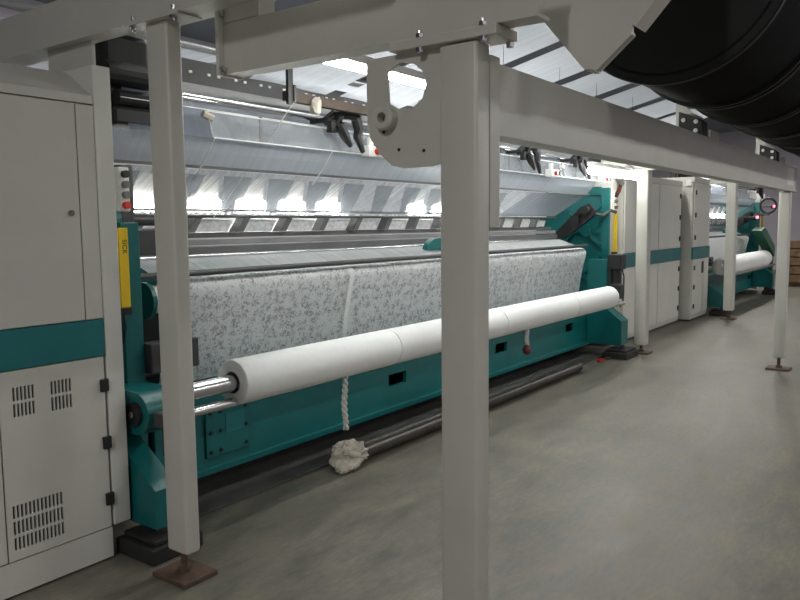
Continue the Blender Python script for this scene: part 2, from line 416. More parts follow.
for i, x in enumerate((5.02, 7.55)):
    t = thing('bearing_bracket', ['black bolted bearing bracket on the long beam under the second yarn beam', 'black bolted bearing bracket on the long beam under the fifth yarn beam'][i], 'bracket', (x, 1.29, 2.05), 'bearing brackets on the long beam')
    part('bearing_block', prism(B(), [(1.262, 2.047), (1.40, 2.047), (1.40, 2.20), (1.30, 2.16), (1.262, 2.13)], x-.10, x+.04), 'black_metal', t)
    part('side_plate', prism(B(), [(1.255, 2.046), (1.46, 2.046), (1.46, 2.28), (1.30, 2.175), (1.26, 2.12)], x+.042, x+.06), 'cream_paint', t)
    for y, z in ((1.295, 2.075), (1.37, 2.075), (1.295, 2.13), (1.37, 2.145)): part('bolt', cyl(B(), (x-.112, y, z), (x-.10, y, z), .013, 12), 'white_plastic', t)
    part('base_foot', box(B(), x+.12, x+.34, 1.256, 1.34, 2.046, 2.10, .004), 'cream_paint', t)

# overhead yarn sheets, one per warp beam, sloping down to the machine
for i in range(7):
    x0 = WX-.03+PITCH*i+.075; x1 = x0+PITCH-.15
    def zz(y): return 2.64+.2345*(2.72-y)
    rows = []
    for k in range(6):
        y = 1.25+(3.595-1.25)*k/5
        rows.append([(x0+(x1-x0)*j/4, y, zz(y)+.006*math.sin(j*1.3+i)) for j in range(5)])
    single('yarn_sheet', sheet(B(), rows), 'yarn_dense', ORD[i]+' white yarn sheet sloping down from the black yarn beams, counted from the cradle arm', 'yarn sheet', ((x0+x1)/2, 2.4, 2.6), 'overhead yarn sheets')
for i in range(7):
    x0 = 2.62+PITCH*i+.03; x1 = x0+PITCH-.06
    rows = [[(x0+(x1-x0)*j/4, 3.75+3.2*k/4, 2.62+.03*k/4) for j in range(5)] for k in range(5)]
    single('yarn_sheet', sheet(B(), rows), 'yarn_dense', ORD[i]+' pale level yarn sheet behind the machine top, counted from the vented cabinet', 'yarn sheet', ((x0+x1)/2, 5., 2.62), 'rear yarn sheets')

# ================================================================ LEFT CABINET
t = thing('control_cabinet', 'tall cream control cabinet with teal stripe and slotted vents', 'cabinet', (1.2, 3.3, 0))
CY = 3.0
part('body', box(B(), .55, 1.872, CY+.022, 4.0, .03, 2.075, .004), 'cabinet_paint', t)
part('plinth', box(B(), .55, 1.868, CY+.004, CY+.02, .012, .150), 'cabinet_paint', t)
part('top_cover', prism(B(), [(CY+.0, 2.036), (CY+.0, 2.072), (CY+.02, 2.078), (CY+.19, 2.19), (3.9, 2.19), (3.9, 2.0765), (CY+.021, 2.0765), (CY+.021, 2.036)], .55, 1.872), 'cabinet_paint', t)
d = part('upper_door', box(B(), .75, 1.786, CY, CY+.02, 1.108, 2.03, .002), 'cabinet_paint', t)
bm = B(); cyl(bm, (1.746, CY, 1.569), (1.746, CY-.008, 1.569), .013, 16); box(bm, 1.742, 1.75, CY-.011, CY-.0075, 1.56, 1.578)
part('lock', bm, 'grey_plastic', d)
part('door_jamb', box(B(), 1.792, 1.872, CY+.001, CY+.02, 1.108, 2.03, .002), 'cabinet_paint', t)
part('stripe', box(B(), .55, 1.872, CY-.002, CY+.02, .940, 1.103, .002), 'teal_stripe', t, label='teal painted stripe')
# lower door built around its vent slots
def slotted_door(x0, x1, z0, z1, groups, parent):
    sl = []
    for gx0, gx1, n, rows in groups:
        w = (gx1-gx0)/n
        for (a, c) in rows:
            for k in range(n): sl.append((gx0+w*k+.18*w, gx0+w*k+.82*w, a, c))
    zs = sorted({z0, z1} | {q for s in sl for q in s[2:]})
    bm = B()
    for a, c in zip(zs, zs[1:]):
        cuts = sorted((s[0], s[1]) for s in sl if s[2] <= a+1e-6 and s[3] >= c-1e-6)
        x = x0
        for u, v in cuts:
            box(bm, x, u, CY, CY+.012, a, c); x = v
        box(bm, x, x1, CY, CY+.012, a, c)
    d = part('lower_door', bm, 'cabinet_paint', parent)
    for gx0, gx1, n, rows in groups: part('vent_shade_backing', box(B(), gx0-.01, gx1+.01, CY+.0125, CY+.0215, rows[-1][0]-.01, rows[0][1]+.01), 'black_metal', d)  # black backing stands for the shade inside the slots
    return d
d = slotted_door(1.402, 1.862, .156, .936, [
    (1.452, 1.546, 6, [(.812, .868), (.746, .800)]), (1.611, 1.708, 6, [(.810, .866), (.740, .798)]),
    (1.424, 1.642, 13, [(.330, .384), (.262, .318), (.197, .250)])], t)
part('lower_door', box(B(), .75, 1.396, CY, CY+.02, .156, .936, .002), 'cabinet_paint', t)
for z in (.808, .547, .287): part('hinge', box(B(), 1.838, 1.876, CY-.014, CY+.002, z-.028, z+.028, .003), 'black_metal', t)

# ================================================================ KNITTING MACHINE
def button_box(x0, x1, y, z0, z1, label, red_first=True):
    t = thing('button_box', label, 'switch box', ((x0+x1)/2, y, z0), 'white push-button boxes on the machines')
    part('housing', box(B(), x0, x1, y, y+.07, z0, z1, .006), 'white_plastic', t)
    zc = (z0+z1)/2; w = x1-x0
    bm = B(); cyl(bm, (x0+w*.42, y-.03, zc), (x0+w*.42, y, zc), .02, 16); part('red_button', bm, 'red_plastic', t, True)
    bm = B(); cyl(bm, (x0+w*.75, y-.03, zc), (x0+w*.75, y, zc), .02, 16); part('black_button', bm, 'black_metal', t, True)
    bm = B(); box(bm, x0+w*.53, x0+w*.60, y-.012, y, zc-.02, zc+.02); part('yellow_collar', bm, 'yellow_paint', t)
    bm = B(); cyl(bm, (x0+w*.3, y+.035, z1), (x0+w*.3, y+.035, z1+.06), .022, 12); part('gland', bm, 'white_plastic', t, True)
    return t

def machine(X0, X1, tag, first, yr=2.85, zr=.728, R=.116):
    """warp knitting machine between end frames at X0 and X1 (tag: which machine, for labels)"""
    YB0 = 3.27
    t = thing('knitting_machine', 'teal framed lace knitting machine '+tag, 'machine', ((X0+X1)/2, 3.7, 0))
    # --- base girder, front face pieced around its access openings
    z0, z1 = .135, .60
    holes = [(X0+2.12, X0+2.34, .315, .405), (X0+3.74, X0+3.96, .325, .415), (X0+5.3, X0+5.5, .33, .42)]
    holes = [h for h in holes if h[1] < X1-.3]
    bm = B(); x = X0+.1
    for a, c, p, q in holes:
        box(bm, x, a, YB0, YB0+.03, z0, z1); box(bm, a, c, YB0, YB0+.03, z0, p); box(bm, a, c, YB0, YB0+.03, q, z1); x = c
    box(bm, x, X1-.1, YB0, YB0+.03, z0, z1)
    box(bm, X0+.1, X1-.1, YB0+.03, 3.95, z1-.03, z1); box(bm, X0+.1, X1-.1, 3.92, 3.95, z0, z1-.03); box(bm, X0+.1, X1-.1, YB0-.03, YB0, z0, z0+.03)
    g = part('base_girder', bm, 'teal_paint', t)
    bm = B(); box(bm, X0+.1, X1-.1, YB0+.2, YB0+.22, z0+.03, z1-.03); part('girder_shade_sheet', bm, 'black_metal', g)  # black sheet puts the shade behind the openings into colour
    bm = B(); box(bm, X0+.42, X0+.74, YB0-.014, YB0, .22, .50, .003); ap = part('adapter_plate', bm, 'teal_paint', g)
    bm = B(); box(bm, X0+.56, X0+.70, YB0-.017, YB0-.0135, .34, .45); part('name_plate', bm, 'teal_stripe', g)
    for dx in (.45, .52, .71):
        for z in (.25, .36, .47): part('bolt', cyl(B(), (X0+dx, YB0-.022, z), (X0+dx, YB0-.013, z), .011, 8), 'black_metal', g)
    # --- end frames: plate with ribs
    for s, xe in ((-1, X0), (1, X1)):
        a, c = (xe-.10, xe+.0) if s < 0 else (xe+.02, xe+.12)
        prof = [(3.28, .14), (4.3, .14), (4.3, 1.2), (4.1, 1.95), (3.42, 1.95), (3.32, 1.55), (3.32, 1.0), (3.28, .7)]
        fr = part('end_frame', prism(B(), prof, a, c), 'teal_paint', t)
        if s > 0:
            bm = B()
            box(bm, xe-.03, xe+.02, 3.27, 3.36, .14, 1.93); box(bm, xe-.03, xe+.02, 3.36, 3.95, 1.85, 1.93)
            for (p, q) in (((3.37, 1.75), (3.9, 1.25)), ((3.37, 1.25), (3.8, 1.62)), ((3.37, 1.15), (3.75, .75)), ((3.36, .72), (3.85, 1.05)), ((3.36, 1.42), (3.7, 1.42))):
                dv = (Vector((0, q[0]-p[0], q[1]-p[1]))).normalized(); nv = Vector((0, -dv.z, dv.y))*.028
                prism(bm, [(p[0]+nv.y, p[1]+nv.z), (p[0]-nv.y, p[1]-nv.z), (q[0]-nv.y, q[1]-nv.z), (q[0]+nv.y, q[1]+nv.z)], xe-.02, xe+.02)
            cyl(bm, (xe-.05, 3.55, 1.42), (xe+.02, 3.55, 1.42), .07, 20)
            part('rib', bm, 'teal_paint', fr)
        else:
            part('front_column', box(B(), xe-.098, xe+.005, 3.19, 3.279, .14, 1.53, .004), 'teal_paint', fr)
        # sloped foot block on rubber isolator
        fx0, fx1 = (xe-.22, xe-.10) if s < 0 else (xe-.68, xe-.47)
        if s < 0: fp = [(2.83, .135), (3.19, .135), (3.19, .55), (3.1, .50), (2.83, .315)]
        else: fp = [(2.86, .15), (3.26, .15), (3.26, .68), (3.2, .68), (2.86, .42)]
        fb = part('foot_block', prism(B(), fp, fx0, fx1), 'teal_paint', t)
        part('foot_screw', cyl(B(), ((fx0+fx1)/2, 2.88, .10), ((fx0+fx1)/2, 2.88, .141), .024, 12), 'dark_grey', fb, True)
        bm = B(); box(bm, fx0-.07, fx1+.09, 2.77, 3.05, .002, .075, .008); box(bm, fx0-.04, fx1+.08, 2.79, 3.03, .08, .10, .004); box(bm, fx0-.01, fx1+.05, 2.82, 3.0, .07, .085)
        part('isolator_pad', bm, 'rubber', t)
        # white end cover upright
        if s < 0 and first: part('end_cover', box(B(), xe-.324, xe-.238, 3.0, 3.9, .155, 2.205, .004), 'cover_paint', t)
        elif s > 0: part('end_cover', box(B(), xe+.125, xe+.33, 3.30, 4.1, .045, 2.20, .004), 'cover_paint', t)
        # light curtain bar
        lx = xe-.135 if s < 0 else xe+.13
        ly = 3.19 if s < 0 else 3.27
        zb, zt = (1.125, 1.505) if s < 0 else (1.16, 1.62)
        lw = .050 if s < 0 else .035
        lc = part('light_curtain', box(B(), lx, lx+lw, ly-.04, ly, zb, zt, .003), 'yellow_paint', t)
        bm = B(); box(bm, lx-.004, lx+lw+.004, ly-.045, ly+.02, zb-.035, zb-.001, .003)
        part('end_clamp', bm, 'black_metal', lc)
        bm = B(); tube(bm, [(lx+.02, ly-.02, zb-.03), (lx+.03, ly-.02, zb-.10), (lx+.02, ly-.015, zb-.17), (lx-.02, ly+.0, zb-.20)], .004, 6)
        part('cable', bm, 'black_metal', lc)
        if s < 0 and first:
            cu = bpy.data.curves.new('marking', 'FONT'); cu.body = 'SICK'; cu.size = .034; cu.extrude = .0006; cu.align_x = 'CENTER'
            mo = bpy.data.objects.new('lettering', cu); COL.objects.link(mo)
            dg = bpy.context.evaluated_depsgraph_get(); me = bpy.data.meshes.new_from_object(mo.evaluated_get(dg)); bpy.data.objects.remove(mo)
            me.materials.append(MATS['black_metal'])
            lo = part('lettering', None, None, lc, mesh=me)
            lo.rotation_euler = (PI/2, PI/2, 0)
            lo.location = Vector((lx+.018, ly-.0408, zt-.09))-ORG[lc.name]
    # --- take-up drive on the left, bearing motor on the right
    zc, yc = .648, 2.985
    pf = [(yc+.10*math.cos(a), zc+.10*math.sin(a)) for a in [math.radians(90+18*k) for k in range(11)]]
    pf += [(3.25, zc-.10), (3.25, zc+.10)]
    if first:
        dr = part('drive_housing', prism(B(), pf, X0-.20, X0-.02), 'teal_paint', t, True)
        bm = B(); lathe_x(bm, [(X0-.212, 0), (X0-.212, .03), (X0-.218, .032), (X0-.218, .055), (X0-.20, .058)], yc, zc, 24); part('bearing_cap', bm, 'black_metal', dr, True)
        part('cap_screw', cyl(B(), (X0-.225, yc, zc), (X0-.212, yc, zc), .016, 12), 'steel', dr)
        bm = B(); box(bm, X0-.15, X0-.12, 2.83, 2.86, .46, .60); box(bm, X0-.18, X0-.13, 2.805, 2.882, .598, .664, .004); part('shaft_clamp', bm, 'dark_grey', dr)
    else:
        part('roll_chuck', cyl(B(), (X0+.02, yr, zr), (X0+.285, yr, zr), .13, 28), 'steel', t, True)
    part('lower_shaft', cyl(B(), (X0-.17, 2.835, .632), (X1-.70, 2.835, .632), .024, 20), 'steel', t, True)
    bm = B(); box(bm, X0+.01, X0+.3, 3.14, 3.25, .78, .93, .006); cyl(bm, (X0+.08, 3.12, .88), (X0+.08, 3.14, .88), .02, 12); mb = part('gear_case', bm, 'dark_grey', t)
    if first:
        xm = X1-.62
        bm = B(); box(bm, xm, xm+.17, 2.90, 3.06, .99, 1.16, .01); cyl(bm, (xm+.08, 2.98, .72), (xm+.08, 2.98, 1.0), .06, 16); box(bm, xm-.02, xm+.14, 2.9, 3.05, .66, .83, .02)
        mt = part('take_up_motor', bm, 'black_metal', t)
        bm = B(); tube(bm, [(xm+.16, 2.95, 1.02), (xm+.22, 2.94, .9), (xm+.22, 2.94, .7), (xm+.16, 2.93, .60), (xm+.05, 2.92, .57)], .008, 8); part('cable', bm, 'black_metal', mt)
        part('motor_bracket', box(B(), xm-.0, xm+.16, 3.06, 3.29, .70, 1.1, .004), 'teal_paint', t)
    # --- draw rollers and bars
    part('fabric_roller', cyl(B(), (X0+.296, 3.46, 1.16), (X1-.38, 3.46, 1.16), .058, 28), 'mid_grey', t, True)
    bm = B(); prism(bm, [(3.40+.10*math.cos(a), 1.12+.10*math.sin(a)) for a in [2*PI*k/20 for k in range(20)]], X0+.15, X0+.175)
    part('roller_cheek', bm, 'teal_paint', t)
    bm = B(); cyl(bm, (X0+.175, 3.42, 1.12), (X0+.295, 3.42, 1.12), .075, 24); part('roller_drum', bm, 'white_plastic', t, True)
    part('press_bar', cyl(B(), (X0+.1, 3.385, 1.25), (X1-.40, 3.385, 1.25), .017, 14), 'dark_grey', t, True)
    part('lower_roller', cyl(B(), (X0+.1, 3.57, .70), (X1-.42, 3.57, .70), .04, 20), 'dark_grey', t, True)
    part('bright_bar', cyl(B(), (X0+.1, 3.72, 1.328), (X1-.4, 3.72, 1.328), .010, 12), 'steel', t, True)
    part('needle_bar', box(B(), X0+.1, X1-.36, 3.78, 3.86, 1.335, 1.385, .004), 'bar_grey', t)
    part('sinker_bar', box(B(), X0+.1, X1-.36, 3.80, 3.90, 1.393, 1.43, .004), 'mid_grey', t)
    part('guide_rail', box(B(), X0+.1, X1-.36, 3.86, 3.93, 1.438, 1.47, .004), 'bar_grey', t)
    part('guide_rod', cyl(B(), (X0+.1, 3.80, 1.575), (X1-.36, 3.80, 1.575), .010, 12), 'dark_grey', t, True)
    part('guide_rod', cyl(B(), (X0+.1, 3.88, 1.615), (X1-.36, 3.88, 1.615), .009, 12), 'dark_grey', t, True)
    xs = X0+3.3
    bm = B(); prism(bm, [(xs+.16*math.cos(a), 1.29+.10*math.sin(a)) for a in [PI*k/14 for k in range(15)]], 3.60, 3.66, 'Y'); part('guide_bracket', bm, 'teal_paint', t)
    # jacquard units in a row (shared meshes)
    n = int((X1-X0-.7)/.402)
    mu = mb_ = mt_ = None
    for k in range(n):
        x = X0+.45+.402*k; o0 = ORG[t.name]
        if mu is None:
            bm = B(); prism(bm, [(x, 1.475), (x+.27, 1.475), (x+.32, 1.548), (x+.07, 1.558)], 3.84, 3.92, 'Y'); u = part('jacquard_unit', bm, 'silver_unit', t); mu = u.data
            bm = B(); prism(bm, [(x-.085, 1.472), (x-.025, 1.472), (x+.045, 1.57), (x-.01, 1.57)], 3.80, 3.88, 'Y'); b_ = part('unit_bracket', bm, 'bar_grey', u); mb_ = b_.data
            e = part('eyelet', cyl(B(), (x+.03, 3.83, 1.592), (x+.03, 3.86, 1.592), .011, 8), 'white_plastic', u); mt_ = e.data; xb = x
        else:
            u = part('jacquard_unit', None, None, t, mesh=mu); u.location.x = x-xb
            b_ = part('unit_bracket', None, None, u, mesh=mb_); e = part('eyelet', None, None, u, mesh=mt_)
        for q in range(1, 6): e = part('eyelet', None, None, u, mesh=mt_); e.location.x = .055*q
    # swing arm, dark, along the right edge of the yarn
    bm = B(); prism(bm, [(3.32, 1.66), (3.40, 1.74), (3.50, 1.70), (3.86, 1.36), (3.80, 1.30), (3.66, 1.36), (3.36, 1.58)], X1-.34, X1-.27); cyl(bm, (X1-.42, 3.42, 1.66), (X1-.2, 3.42, 1.66), .05, 14); box(bm, X1-.40, X1-.34, 3.5, 3.6, 1.48, 1.6)
    part('swing_arm', bm, 'black_metal', t)
    bm = B(); tube(bm, [(X1-.3, 3.35, 1.62), (X1-.15, 3.3, 1.60), (X1-.0, 3.26, 1.66), (X1+.12, 3.24, 1.64)], .02, 8); part('hose', bm, 'dark_grey', t)
    # --- top rails
    part('top_rail', cyl(B(), (X0+.33, 3.42, 2.215), (X1-.3, 3.42, 2.215), .026, 20), 'steel', t, True)
    part('upper_rail', box(B(), X0+.05, X1-.3, 3.46, 3.54, 2.25, 2.31, .006), 'mid_grey', t)
    pr_ = part('perforated_rail', box(B(), X0+.33, X1-.3, 3.60, 3.66, 2.335, 2.48, .004), 'dark_grey', t)
    x = X0+.38; em = None
    while x < X1-.4:
        for dx in (0, .075):
            if em is None: e = part('rail_light_dot', box(B(), x+dx, x+dx+.022, 3.594, 3.602, 2.40, 2.414), 'white_plastic', pr_); em = e.data; ex = x+dx  # white dots stand in for light passing through the rail's holes
            else: e = part('rail_light_dot', None, None, pr_, mesh=em); e.location.x = x+dx-ex
        x += .21
    part('rear_rail', cyl(B(), (X0-.4, 3.75, 2.595), (X1-.2, 3.75, 2.595), .02, 12), 'mid_grey', t, True)
    for xx in (X0-.02, X1+.05):
        bm = B(); box(bm, xx-.03, xx+.03, 3.70, 3.80, 1.951, 2.575, .004); part('rail_upright', bm, 'dark_grey', t)
    part('added_dark_sheet', box(B(), X0+.06, X1-.32, 3.62, 3.65, .61, 1.18), 'dark_grey', t)  # dark sheet added so lace holes and the end gap look shaded
    part('rear_frame', box(B(), X0-.05, X1-.2, 4.5, 4.6, 1.0, 1.25, .01), 'teal_paint', t)
    part('sheet_bar', box(B(), X0-.05, X1-.35, 3.385, 3.40, 1.832, 1.848), 'dark_grey', t)
    # dark mechanism block above left end
    bm = B(); box(bm, X0+.03, X0+.31, 3.46, 3.69, 2.10, 2.50, .03); box(bm, X0+.02, X0+.3, 3.38, 3.5, 2.02, 2.12, .02); cyl(bm, (X0+.0, 3.42, 2.28), (X0+.25, 3.42, 2.28), .06, 14); cyl(bm, (X0+.05, 3.40, 2.16), (X0+.27, 3.40, 2.16), .04, 12)
    part('drive_gear', bm, 'black_beam', t)
    bm = B(); box(bm, X0+.01, X0+.09, 3.34, 3.44, 1.52, 1.82, .01); cyl(bm, (X0+.05, 3.37, 1.545), (X0+.3, 3.37, 1.545), .03, 12); box(bm, X0+.05, X0+.33, 3.36, 3.5, 1.36, 1.5, .01)
    part('selector_gear', bm, 'dark_grey', t)

    # ---- separate things of this machine
    pre = tag
    # lace web
    xa, xb2 = X0+.30, X1-.40
    pth = [(3.86, 1.345), (3.70, 1.315), (3.56, 1.262), (3.50, 1.232), (3.46, 1.224), (3.42, 1.212), (3.398, 1.18), (3.396, 1.14), (3.42, 1.05), (3.455, .88), (3.475, .74), (3.49, .66), (3.505, .612)]
    N = 24
    rows = [[(xa+(xb2-xa)*j/N, y+.004*math.sin(j*.9), z) for j in range(N+1)] for y, z in pth]
    lw = thing('lace_web', ('wide white patterned lace web hanging on the machine ' if first else 'plain white fabric web hanging on the machine ')+pre, 'lace fabric', ((xa+xb2)/2, 3.45, .7))
    part('lace', sheet(B(), rows[4:]), 'lace' if first else 'roll_fabric', lw, True)
    part('plain_web', sheet(B(), rows[:5]), 'yarn_back', lw, True)
    for xr in [q for q in (X0+1.86, X0+4.68) if q < xb2-.3]:
        rw = [[(xr+dx, y-.009, z+.003) for dx in (-.025, .025)] for y, z in pth[3:]]
        part('slit_strip', sheet(B(), rw), 'roll_fabric', lw)
    # cloth roll on shaft
    ra, rb = X0+.265, X1-1.10
    cr = thing('fabric_roll', 'long white fabric roll on a steel shaft at the machine '+pre, 'fabric roll', ((ra+rb)/2, yr, zr-R))
    cuts = [ra]+[q for q in (X0+1.56, X0+2.98, X0+4.40) if q < rb-.3]+[rb]
    for a, c in zip(cuts, cuts[1:]):
        e = .010
        bm = B(); lathe_x(bm, [(a+.001, .055), (a+.001, R-e), (a+.004, R-e*.3), (a+.012, R), ((a+c)/2, R+.001), (c-.012, R), (c-.004, R-e*.3), (c-.001, R-e), (c-.001, .055)], yr, zr, 48)
        part('roll_section', bm, 'roll_fabric', cr, True)
    part('shaft', cyl(B(), (X0-.02, yr, zr), (X1-1.04, yr, zr), .043, 28), 'steel', cr, True)
    # yarn strands standing between the lamps, wide at the top, narrow at the bottom
    x = X0+.80-.402-.07; k = 0
    while x < (X0+4.9 if first else X1-.45):
        rows = []
        for q in range(5):
            f = q/4; y = 3.80+.12*f; z = 1.835+(1.59-1.835)*f
            w = .125*(1-f)+.065*f
            rows.append([(x+w*(2*j/3-1), y, z) for j in range(4)])
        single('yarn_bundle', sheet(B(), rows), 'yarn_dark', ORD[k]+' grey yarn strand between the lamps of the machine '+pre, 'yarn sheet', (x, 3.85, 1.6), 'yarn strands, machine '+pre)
        x += .402+(.07 if k == 0 else 0); k += 1
    rows = [[(X0-.06+(X1-.40-X0+.06)*j/6, y, z) for j in range(7)] for y, z in ((3.28, 1.99), (3.33, 1.92), (3.40, 1.84))]
    single('yarn_sheet', sheet(B(), rows), 'yarn_grey', 'grey yarn band below the clear guards of the machine '+pre, 'yarn sheet', ((X0+X1)/2, 3.34, 1.84))
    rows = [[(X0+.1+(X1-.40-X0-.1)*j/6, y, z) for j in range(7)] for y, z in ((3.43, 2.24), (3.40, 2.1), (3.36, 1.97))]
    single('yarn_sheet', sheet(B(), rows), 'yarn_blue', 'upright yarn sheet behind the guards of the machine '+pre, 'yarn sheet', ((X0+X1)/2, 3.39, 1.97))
    rows = [[(X0+.1+(X1-.40-X0-.1)*j/6, y, z) for j in range(7)] for y, z in ((3.41, 1.83), (3.80, 1.60))]
    single('yarn_sheet', sheet(B(), rows), 'yarn_thin', 'sparse slanting yarn veil over the lamps of the machine '+pre, 'yarn sheet', ((X0+X1)/2, 3.6, 1.5))
    if first:
        rows = [[(X0+4.75+(X1-.40-X0-4.75)*j/6, y, z) for j in range(7)] for y, z in ((3.415, 1.825), (3.80, 1.595))]
        single('yarn_sheet', sheet(B(), rows), 'yarn_grey', 'dense blue grey yarn sheet slanting down beside the black swing arm', 'yarn sheet', (X1-1, 3.6, 1.5))
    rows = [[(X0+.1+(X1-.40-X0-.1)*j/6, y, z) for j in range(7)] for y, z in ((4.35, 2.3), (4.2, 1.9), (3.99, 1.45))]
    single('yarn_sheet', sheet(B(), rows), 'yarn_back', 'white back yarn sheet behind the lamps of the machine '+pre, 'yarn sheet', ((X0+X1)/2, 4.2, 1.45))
    # lamps behind the yarn: white reflector trapezoid, bright diffuser at its foot
    x = X0+.60; k = 0; kk = 0
    while x < X1-.5:
        if k == 0: x -= .06
        if k == 1: x += .06
        lit = (not (first and k in (5, 6))) and (x < X0+4.8)
        if lit:
            l = thing('work_lamp', ORD[kk]+' bright lamp behind the yarn of the machine '+pre, 'lamp', (x, 3.95, 1.6), 'work lamps, machine '+pre); kk += 1
            bm = B()
            v = [bm.verts.new(p) for p in ((x-.135, 3.95, 1.60), (x+.135, 3.95, 1.60), (x+.085, 3.86, 1.83), (x-.085, 3.86, 1.83))]
            w = [bm.verts.new(p.co+Vector((0, .012, .004))) for p in v]
            bm.faces.new(v); bm.faces.new(w[::-1])
            for q in range(4): bm.faces.new((v[q], w[q], w[(q+1) % 4], v[(q+1) % 4]))
            bmesh.ops.recalc_face_normals(bm, faces=bm.faces[:])
            part('reflector', bm, 'white_plastic', l)
            part('diffuser', box(B(), x-.130, x+.130, 3.895, 3.93, 1.60, 1.69, .012), 'lamp_glow', l)
        x += .402; k += 1
    # clear guards
    x = X0+.54; q = 0
    while x < X1-.5:
        w = min(1.52, X1-.42-x)
        ga = thing('clear_guard', ORD[q]+' clear acrylic guard panel above the yarn of the machine '+pre, 'guard', (x, 3.26, 1.99), 'clear guards, machine '+pre)
        part('pane', prism(B(), [(3.30, 2.137), (3.305, 2.137), (3.255, 1.993), (3.25, 1.993)], x, x+w), 'acrylic', ga)
        bm = B(); box(bm, x, x+w, 3.247, 3.256, 1.988, 1.994); box(bm, x, x+w, 3.297, 3.306, 2.136, 2.141)
        prism(bm, [(3.298, 2.137), (3.306, 2.137), (3.256, 1.993), (3.248, 1.993)], x-.003, x+.001)
        part('pane_edge', bm, 'white_plastic', ga)
        part('hanging_wire', box(B(), x-.5 if q == 0 else x-.02, x+w, 3.343, 3.347, 2.152, 2.156), 'white_plastic', ga)
        bm = B(); box(bm, x+.40, x+.42, 3.31, 3.318, 1.99, 2.15); part('strap', bm, 'dark_grey', ga)
        bm = B(); cyl(bm, (x-.03, 3.30, 2.12), (x+.03, 3.29, 2.10), .022, 8); part('clip', bm, 'rag_cloth', ga)
        x += 1.56; q += 1
    # hooked black arms and button boxes
    for j, xx in enumerate([q for q in (X0+1.52, X0+4.22, X0+5.45) if q < X1-.4]):
        bm = B()
        tube(bm, [(xx-.03, 3.30, 2.17), (xx+.01, 3.24, 2.225), (xx+.10, 3.20, 2.235), (xx+.18, 3.20, 2.225)], [.026, .036, .040, .036], 8)
        tube(bm, [(xx+.02, 3.21, 2.22), (xx+.0, 3.19, 2.15), (xx+.04, 3.18, 2.09), (xx+.09, 3.17, 2.02)], [.040, .032, .036, .014], 8)
        tube(bm, [(xx+.18, 3.20, 2.23), (xx+.195, 3.19, 2.14), (xx+.175, 3.18, 2.09), (xx+.215, 3.17, 1.99)], [.040, .034, .032, .016], 8)
        box(bm, xx-.06, xx+.0, 3.20, 3.25, 2.10, 2.18, .008); box(bm, xx-.05, xx-.02, 3.24, 3.40, 2.17, 2.20)
        single('yarn_guide_arm', bm, 'black_metal', ORD[j]+' black hooked arm on the top rail of the machine '+pre, 'guide arm', (xx, 3.2, 2.0), 'hooked guide arms, machine '+pre, True)
        bx0 = (X0+1.80, X0+4.69, X0+6.08)[j]
        button_box(bx0, bx0+.19, 3.17, 1.972, 2.045, ORD[j]+' white red-and-black button box along the machine '+pre)
    # four-button control on the left end
    bb = thing('control_station', 'white four-button control station at the machine '+pre, 'switch box', (X0+.0, 3.24, 1.59))
    part('housing', box(B(), X0-.055, X0+.005, 3.25, 3.315, 1.585, 1.80, .006), 'white_plastic', bb)
    for z, m_ in ((1.765, 'black_metal'), (1.715, 'grey_plastic'), (1.665, 'grey_plastic'), (1.615, 'red_plastic')):
        bm = B(); cyl(bm, (X0-.025, 3.225, z), (X0-.025, 3.25, z), .018, 14); part('button', bm, m_, bb, True)
    return t

machine(2.2, 8.75, 'beside the vented cabinet', True)
machine(12.95, 17.7, 'beyond the narrow white cabinet', False, 2.97, .775, .16)

# fluorescent tubes mounted on the machine
def tube_lamp(x0, x1, y, z, label, hang=None, r=.018, glow='tube_glow'):
    t = thing('tube_lamp', label, 'lamp', ((x0+x1)/2, y, z), None)
    part('housing', box(B(), x0-.04, x1+.04, y-.03, y+.03, z+r+.002, z+r+.045, .004), 'white_plastic', t)
    part('tube', cyl(B(), (x0, y, z), (x1, y, z), r, 14), glow, t, True)
    if hang:
        for x in (x0+.15, x1-.15): part('suspension_wire', cyl(B(), (x, y, z+.06), (x, y, hang), .0016, 6), 'dark_grey', t)
    for x in (x0-.03, x1): part('socket', box(B(), x, x+.03, y-.02, y+.02, z-.02, z+.022), 'white_plastic', t)
    return t
tube_lamp(7.35, 8.85, 2.95, 2.045, 'bright fluorescent tube over the machine end beside the two-door cabinet', None, .04, 'wide_glow')
for i, x in enumerate((2.74, 4.4, 6.05)):
    tube_lamp(x, x+1.2, 2.45, 2.298, ['fluorescent tube under the yarn sheets beside the drilled hanger plate', 'fluorescent tube under the yarn sheets behind the broad post', 'fluorescent tube under the yarn sheets midway along the long beam'][i], 2.692)
tube_lamp(6.3, 7.5, 3.9, 2.50, 'fluorescent tube above the machine top near the two-door cabinet')
tube_lamp(13.6, 14.8, 3.3, 2.25, 'fluorescent tube above the farther machine')

# single white threads crossing in front of the yarn
for x, y0, z0, y1, z1, lb in ((3.165, 3.05, 2.215, 3.79, 1.56, 'single white thread running down from the hanger strap of the brown rail'), (3.70, 3.235, 1.985, 3.42, 1.78, 'single white thread below the black hooked arm by the drilled plate'), (2.735, 3.235, 1.985, 3.44, 1.76, 'single white thread at the free corner of the clear guard')):
    single('yarn_thread', tube(B(), [(x, y0+(y1-y0)*k/6, z0+(z1-z0)*k/6-.01*math.sin(PI*k/6)) for k in range(7)], .0032, 6), 'rope_cloth', lb, 'thread', (x, y0, z1))

